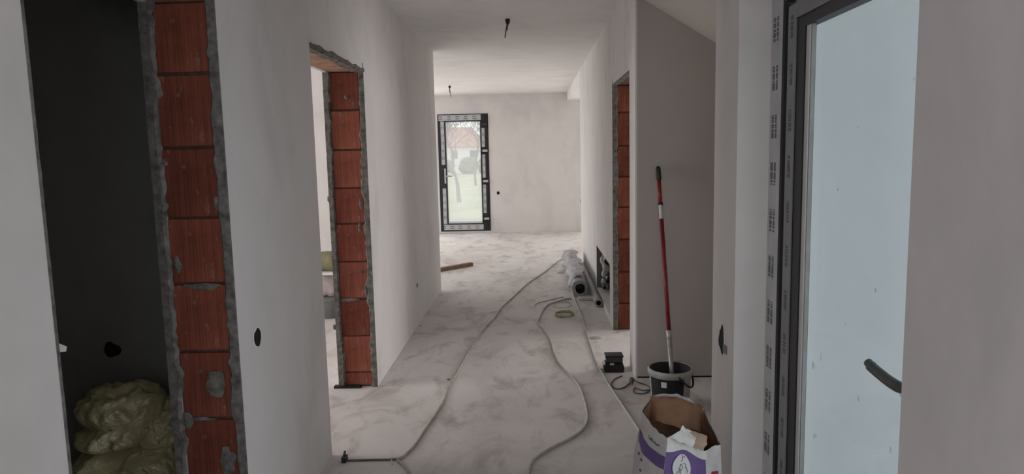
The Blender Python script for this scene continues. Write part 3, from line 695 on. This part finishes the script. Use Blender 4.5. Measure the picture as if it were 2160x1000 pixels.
panel('front_panel', 'f', 'r', 'paper_purple', 0, seed=2., ua=0., ub=.70, va=0, vb=.93, jag=0, rimf=fr)
panel('torn_rim', 'f', 'r', 'paper_torn', 0, seed=2., off=.0015, ua=.0, ub=.72, va=.90, vb=1., nv=5, nu=24, jag=.03, rimf=fr)
panel('right_front_panel', 'f', 'r', 'paper_white', 0, seed=2., ua=.70, ub=1., jag=.006, rimf=fr)
panel('red_patch', 'f', 'r', 'paper_red', 0, seed=2., off=.0025, ua=.80, ub=.93, va=.55, vb=.78, nv=4, nu=4, rimf=fr)
panel('right_panel', 'r', 'b', 'paper_white', -.01, seed=4.)
panel('back_panel', 'b', 'bl', 'paper_white', .03, seed=5., rimf=lambda u: .004)
panel('back_corner_panel', 'bl', 'l', 'paper_white', -.004, seed=6.)
# brown lining inside and the rolled brown flap of the back side
for k, (a, b, rs, sd) in enumerate((('b', 'bl', .03, 5.), ('bl', 'l', -.004, 6.), ('l', 'f', -.012, 1.), ('f', 'r', 0, 2.), ('r', 'b', -.01, 4.))):
    panel('kraft_lining', a, b, 'paper_kraft', rs, seed=sd, off=-.006, va=.2, vb=.985, rimf=fr if a == 'f' else None)
V, F = [], []
kb, kl = Vector(K['b']), Vector(K['bl'])
for j in range(9):
    for i in range(19):
        u = i/18; t = j/8; p = kl.lerp(kb, u)
        env = math.sin(math.pi*min(1, u*1.02))**.5
        p.z += .005 + (.035*env+.0)*math.sin(math.pi*.62*t) - .16*max(0, t-.35)
        p.y -= .085*t*env + .01*noise.noise(Vector((u*6, t*3, 1)))
        p.z += .012*noise.noise(Vector((u*5, t*4, 8)))
        V.append(p)
for j in range(8):
    for i in range(18): k = j*19+i; F.append((k, k+1, k+20, k+19))
mesh('kraft_flap', V, F, 'paper_kraft', ps, True)
# torn tan paper tongue at the front rim
def quadpatch(name, pts4, mat, seed, nu=8, nv=6, wr=.008):
    a, b, c_, d = [Vector(p) for p in pts4]; V, F = [], []
    for j in range(nv+1):
        for i in range(nu+1):
            u, v = i/nu, j/nv; p = a.lerp(b, u).lerp(d.lerp(c_, u), v); p += Vector((0, -1, .4))*(wr*noise.noise(Vector((u*4, v*4, seed))) + .012*math.sin(math.pi*v))
            e = min(u, 1-u, v, 1-v)
            if e < .01: p += Vector((.006*noise.noise(Vector((u*9, v*9, seed+3))), 0, .006*noise.noise(Vector((u*9, v*9, seed+7)))))
            V.append(p)
    for j in range(nv):
        for i in range(nu): k = j*(nu+1)+i; F.append((k, k+1, k+nu+2, k+nu+1))
    return mesh(name, V, F, mat, ps, True)
quadpatch('tan_tongue', (on_y(1432, 928, 2.385), on_y(1484, 952, 2.40), on_y(1492, 920, 2.43), on_y(1450, 904, 2.43)), 'paper_tan', 1.)
quadpatch('white_tongue', (on_y(1410, 922, 2.37), on_y(1462, 944, 2.375), on_y(1468, 918, 2.42), on_y(1444, 902, 2.42)), 'paper_torn', 4.)
boxes('inside_plate', [(.43, .60, 2.42, 2.60, .26, .27)], 'paper_kraft', ps)  # brown plate standing in for the shaded inside of the sack
# round white emblem on the purple front and small print on the white side
fu = (Vector(K['r'])-Vector(K['f'])); fu.z = 0; fu.normalize()
def on_front(u, v, off):
    pa, pb, qa, qb = Vector(K['f']), Vector(K['r']), Vector(B0['f']), Vector(B0['r']); cen = Vector((.53, 2.5, 0))
    topp = pa.lerp(pb, u); topp.z += fr(u)*max(0, (v-.72)/.28)**1.5; p = qa.lerp(qb, u).lerp(topp, v)
    out = (qa.lerp(qb, .5)-cen); out.z = 0; out.normalize()
    return p + out*(.03*math.sin(math.pi*u)*math.sin(math.pi*min(1, v*.92+.05)) + .006*noise.noise(Vector((u*5, v*7, 2.)))*math.sin(math.pi*u) + off)
def on_left(u, v, off):
    pa, pb, qa, qb = Vector(K['l']), Vector(K['f']), Vector(B0['l']), Vector(B0['f']); cen = Vector((.53, 2.5, 0))
    topp = pa.lerp(pb, u); topp.z -= .012*math.sin(math.pi*u); p = qa.lerp(qb, u).lerp(topp, v)
    out = (qa.lerp(qb, .5)-cen); out.z = 0; out.normalize()
    return p + out*(.03*math.sin(math.pi*u)*math.sin(math.pi*min(1, v*.92+.05)) + .006*noise.noise(Vector((u*5, v*7, 1.)))*math.sin(math.pi*u) + off)
ec, ev, er = .27, .80, .15
V = [on_front(ec, ev, .004)]; F = []
for ring in range(1, 4):
    for k in range(24):
        a = 2*math.pi*k/24; V.append(on_front(ec + er*ring/3*math.cos(a), ev + er*.52*ring/3*math.sin(a), .004))
F += [(0, 1+k, 1+(k+1) % 24) for k in range(24)]
for ring in range(2): F += [(1+ring*24+k, 1+ring*24+(k+1) % 24, 25+ring*24+(k+1) % 24, 25+ring*24+k) for k in range(24)]
em = mesh('round_emblem', V, F, 'sticker_white', ps, True)
G = []
rnd = random.Random(5)
for k in range(9):
    a = rnd.random()*6.28; r0 = rnd.random()*.6
    cu, cv = ec + er*r0*math.cos(a), ev + er*.7*r0*math.sin(a); b0 = rnd.random()*6.28
    G.append(tube_geo([on_front(cu + er*.20*math.cos(b0+s*.8), cv + er*.15*math.sin(b0+s*.8), .0045) for s in range(4)], .0012, 4))
mesh('emblem_lines', *join_geo(G), 'ink_grey', em)['kind'] = 'stuff'
G = []
for k in range(7):
    u = .42 + .06*k; G.append(tube_geo([on_left(u, .925-.012*(k % 2), .003), on_left(u+.035, .918, .003)], .0016+.001*(k % 3), 4))
for (u, v) in ((.12, .72), (.36, .66), (.33, .73)): G.append(tube_geo([on_left(u, v, .003), on_left(u+.04, v-.008, .003)], .003, 5))
mesh('side_print', *join_geo(G), 'ink_grey', ps)['kind'] = 'stuff'

# ------------------------------------------------------------------ plastic bag in the dark doorway
pc = Vector((-1.60, 2.60, .33))
lob = []
for u_, v_, y_, rx_, ry_, rz_ in ((258, 858, 2.50, .150, .15, .085), (245, 912, 2.46, .120, .15, .055), (222, 968, 2.47, .075, .13, .062), (345, 895, 2.60, .10, .13, .10), (300, 985, 2.56, .17, .14, .11)):
    lob.append((on_y(u_, v_, y_), (rx_, ry_, rz_)))
lob.append(((-1.56, 2.58, .14), (.23, .20, .17)))
pc = Vector((-1.555, 2.56, .40))
bm = bmesh.new(); bmesh.ops.create_icosphere(bm, subdivisions=6, radius=1)
for v in bm.verts:
    d = v.co.normalized(); best = .05
    for c_, r_ in lob:
        c_ = Vector(c_)-pc; A_ = sum((d[i]/r_[i])**2 for i in range(3)); B_ = sum(-2*d[i]*c_[i]/r_[i]**2 for i in range(3)); C_ = sum((c_[i]/r_[i])**2 for i in range(3))-1
        D_ = B_*B_-4*A_*C_
        if D_ > 0: best = max(best, (-B_+math.sqrt(D_))/(2*A_))
    cr = sum((1-abs(noise.noise(d*f_ + Vector((f_, 0, 0)))*2))*a_ for f_, a_ in ((3.4, .12), (8., .05)))
    v.co = pc + d*best*(.9 + cr)
    v.co.z = max(v.co.z, .003); v.co.y = max(min(v.co.y, 2.835), 2.25); v.co.x = min(v.co.x, -1.315)
Vv = [v.co.copy() for v in bm.verts]; Fv = [tuple(x.index for x in f.verts) for f in bm.faces]; bm.free()
pb_ = mesh('plastic_bag', Vv, Fv, 'yellow_polythene', None, True, True)
tag(pb_, 'crumpled yellowish translucent plastic bag in the dark left doorway', 'plastic bag')

# ------------------------------------------------------------------ things in the side room behind the narrow doorway
tr_ = thing('work_trestle', (-2.0, 6.4, 0), 'pale trestle board seen through the narrow brick doorway', 'trestle')
boxes('top_board', [(-2.45, -1.75, 6.2, 6.6, .43, .455)], 'white_plastic', tr_, .003)
for x in (-2.4, -1.80):
    for y in (6.24, 6.54): tube('leg', [(x, y, 0), (x, y+.0, .43)], .016, 'silver_metal', tr_, 8)
def lumpy(name, c_, r_, mat, label, cat, seed):
    bm = bmesh.new(); bmesh.ops.create_icosphere(bm, subdivisions=4, radius=1); out = []
    for v in bm.verts:
        d = v.co.copy(); q = 1 + .22*noise.noise(d*2.2 + Vector((seed, 0, 0))) + .08*noise.noise(d*6 + Vector((0, seed, 0)))
        p = Vector([math.copysign(abs(d[i])**.75, d[i])*r_[i]*q for i in range(3)]) + Vector(c_); p.z = max(p.z, c_[2]-r_[2]*.8); out.append(p)
    Fv = [tuple(x.index for x in f.verts) for f in bm.faces]; bm.free()
    return tag(mesh(name, out, Fv, mat, None, True, True), label, cat)
lumpy('olive_bag', (-1.93, 6.38, .525), (.13, .12, .088), 'olive_sack', 'olive bag lying on the trestle in the side room', 'bag', 2.)
lumpy('pale_sack', (-1.95, 6.5, .29), (.11, .08, .13), 'pink_sack', 'pinkish sack standing on the grey tub under the trestle', 'sack', 7.)
tb = thing('grey_tub', (-1.95, 6.42, 0), 'grey tub on the floor under the trestle', 'tub')
lathe('tub_body', -1.95, 6.42, [(0, .002), (.12, .002), (.14, .175), (.148, .178), (.148, .188), (.135, .186), (0, .18)], 'grey_tub', tb, 28)

# ------------------------------------------------------------------ floor debris
for k, (u, v, rx, ry, lab) in enumerate(((1255, 713, .055, .05, 'flat grey mortar crumb near the right brick doorway'), (1183, 576, .05, .05, 'flat grey mortar crumb left of the wrapped rolls'),
        (887, 688, .02, .02, 'tiny mortar crumb at the foot of the left wall'), (946, 801, .012, .012, 'tiny dark crumb beside the long beige hose'))):
    p = on_z(u, v); n = 14
    V = [(p.x, p.y, .009)] + [(p.x + rx*(1+.35*noise.noise(Vector((k*5., j*.8, 0))))*math.cos(2*math.pi*j/n), p.y + ry*(1+.35*noise.noise(Vector((k*5., j*.8, 3))))*math.sin(2*math.pi*j/n), .001) for j in range(n)]
    tag(mesh('mortar_crumb', V, [(0, 1+j, 1+(j+1) % n) for j in range(n)] + [tuple(range(n, 0, -1))], 'debris_grey' if k < 3 else 'cable_dark', None, False, True), lab, 'debris')

# ------------------------------------------------------------------ outside: lawn, bare tree, house, hedge
g = boxes('lawn', [(-80, 80, YF+.3, 140, -.40, -.22)], 'lawn'); tag(g, 'pale green lawn outside the terrace door', 'lawn', kind='structure')
g2 = boxes('yard', [(-60, XO-.3, -30, YF+.3, -.40, -.22), (XE+.3, 60, -30, YF+.3, -.40, -.22), (XO-.3, XE+.3, -30, YB-.25, -.40, -.22), (XV+.25, XE+.3, YB-.25, YW-.2, -.40, -.22)], 'terrace_concrete')
tag(g2, 'pale gravel yard around the house', 'ground', kind='structure')
tag(boxes('terrace_slab', [(-3.2, 0.2, YF+.3, YF+1.1, -.22, -.04)], 'terrace_concrete'), 'pale terrace slab outside the far door', 'terrace', kind='structure')
rnd = random.Random(4)
def bare_tree(u, y, h, seed, label, thick=.11):
    rnd.seed(seed); tx = on_y(u, 400, y).x; G = []
    t = thing('bare_tree', (tx, y, -.22), label, 'tree', 'bare garden trees')
    def branch(p, d, ln, r, lv):
        n = 4; pts = [p]; dd = d.copy()
        for i in range(n):
            dd = (dd + Vector((rnd.uniform(-.2, .2), rnd.uniform(-.2, .2), rnd.uniform(-.04, .12)))).normalized(); pts.append(pts[-1] + dd*ln/n)
        G.append((lv, tube_geo(pts, [max(.0075, r*(1-.5*i/n)) for i in range(n+1)], 8 if lv < 2 else 4, False)))
        if lv >= 6: return
        for b in range(3 if lv < 5 else 2):
            a = rnd.uniform(0, 6.28); q = pts[[4, 3, 4][b]]
            nd = (dd*.75 + Vector((math.cos(a)*.75, math.sin(a)*.75, rnd.uniform(-.1, .45)))).normalized()
            branch(q, nd, ln*rnd.uniform(.62, .82), r*.56, lv+1)
    branch(Vector((tx, y, -.25)), Vector((.02, 0, 1)), h*.28, thick, 0)
    tr0 = mesh('trunk', *join_geo([g for l_, g in G if l_ < 2]), 'bark', t)
    mesh('twigs', *join_geo([g for l_, g in G if l_ >= 2]), 'bark', t)['kind'] = 'stuff'
bare_tree(968, 25., 4.6, 3, 'nearest bare garden tree, its trunk in the lower left of the door pane', .085)
bare_tree(1004, 38., 5.4, 8, 'bare tree further back at the right of the door pane', .08)
hz = 105.; hc = on_y(958, 330, hz).x
hw = thing('neighbour_house', (hc, hz+4, -.22), 'far house with red roof behind the bare trees', 'house')
boxes('walls', [(hc-4.6, hc+4.6, hz, hz+8, -.22, 2.6)], 'house_render', hw)
mesh('roof', [(hc-5, hz-.5, 2.6), (hc+5, hz-.5, 2.6), (hc+5, hz+8.5, 2.6), (hc-5, hz+8.5, 2.6), (hc-2.4, hz+4, 5.6), (hc+2.4, hz+4, 5.6)], [(0, 1, 5, 4), (1, 2, 5), (2, 3, 4, 5), (3, 0, 4), (0, 1, 2, 3)], 'red_tiles', hw)
for x in (-3.4, -.5, 2.4): boxes('window', [(hc+x, hc+x+1.0, hz-.04, hz+.02, .8, 2.0)], 'window_dark', hw)
for k, (u, lab) in enumerate(((938, 'low brown green bush at the left of the door pane'), (985, 'low brown green bush in the middle of the door pane'), (1026, 'low brown green bush at the right of the door pane'))):
    x = on_y(u, 380, 58.).x
    tag(lumpy('garden_bush', (x, 58 + 1.5*k, .45), (.78, .8, .6 + .15*k), 'hedge_leaf', lab, 'bush', k*3.1), group='garden bushes before the far house')
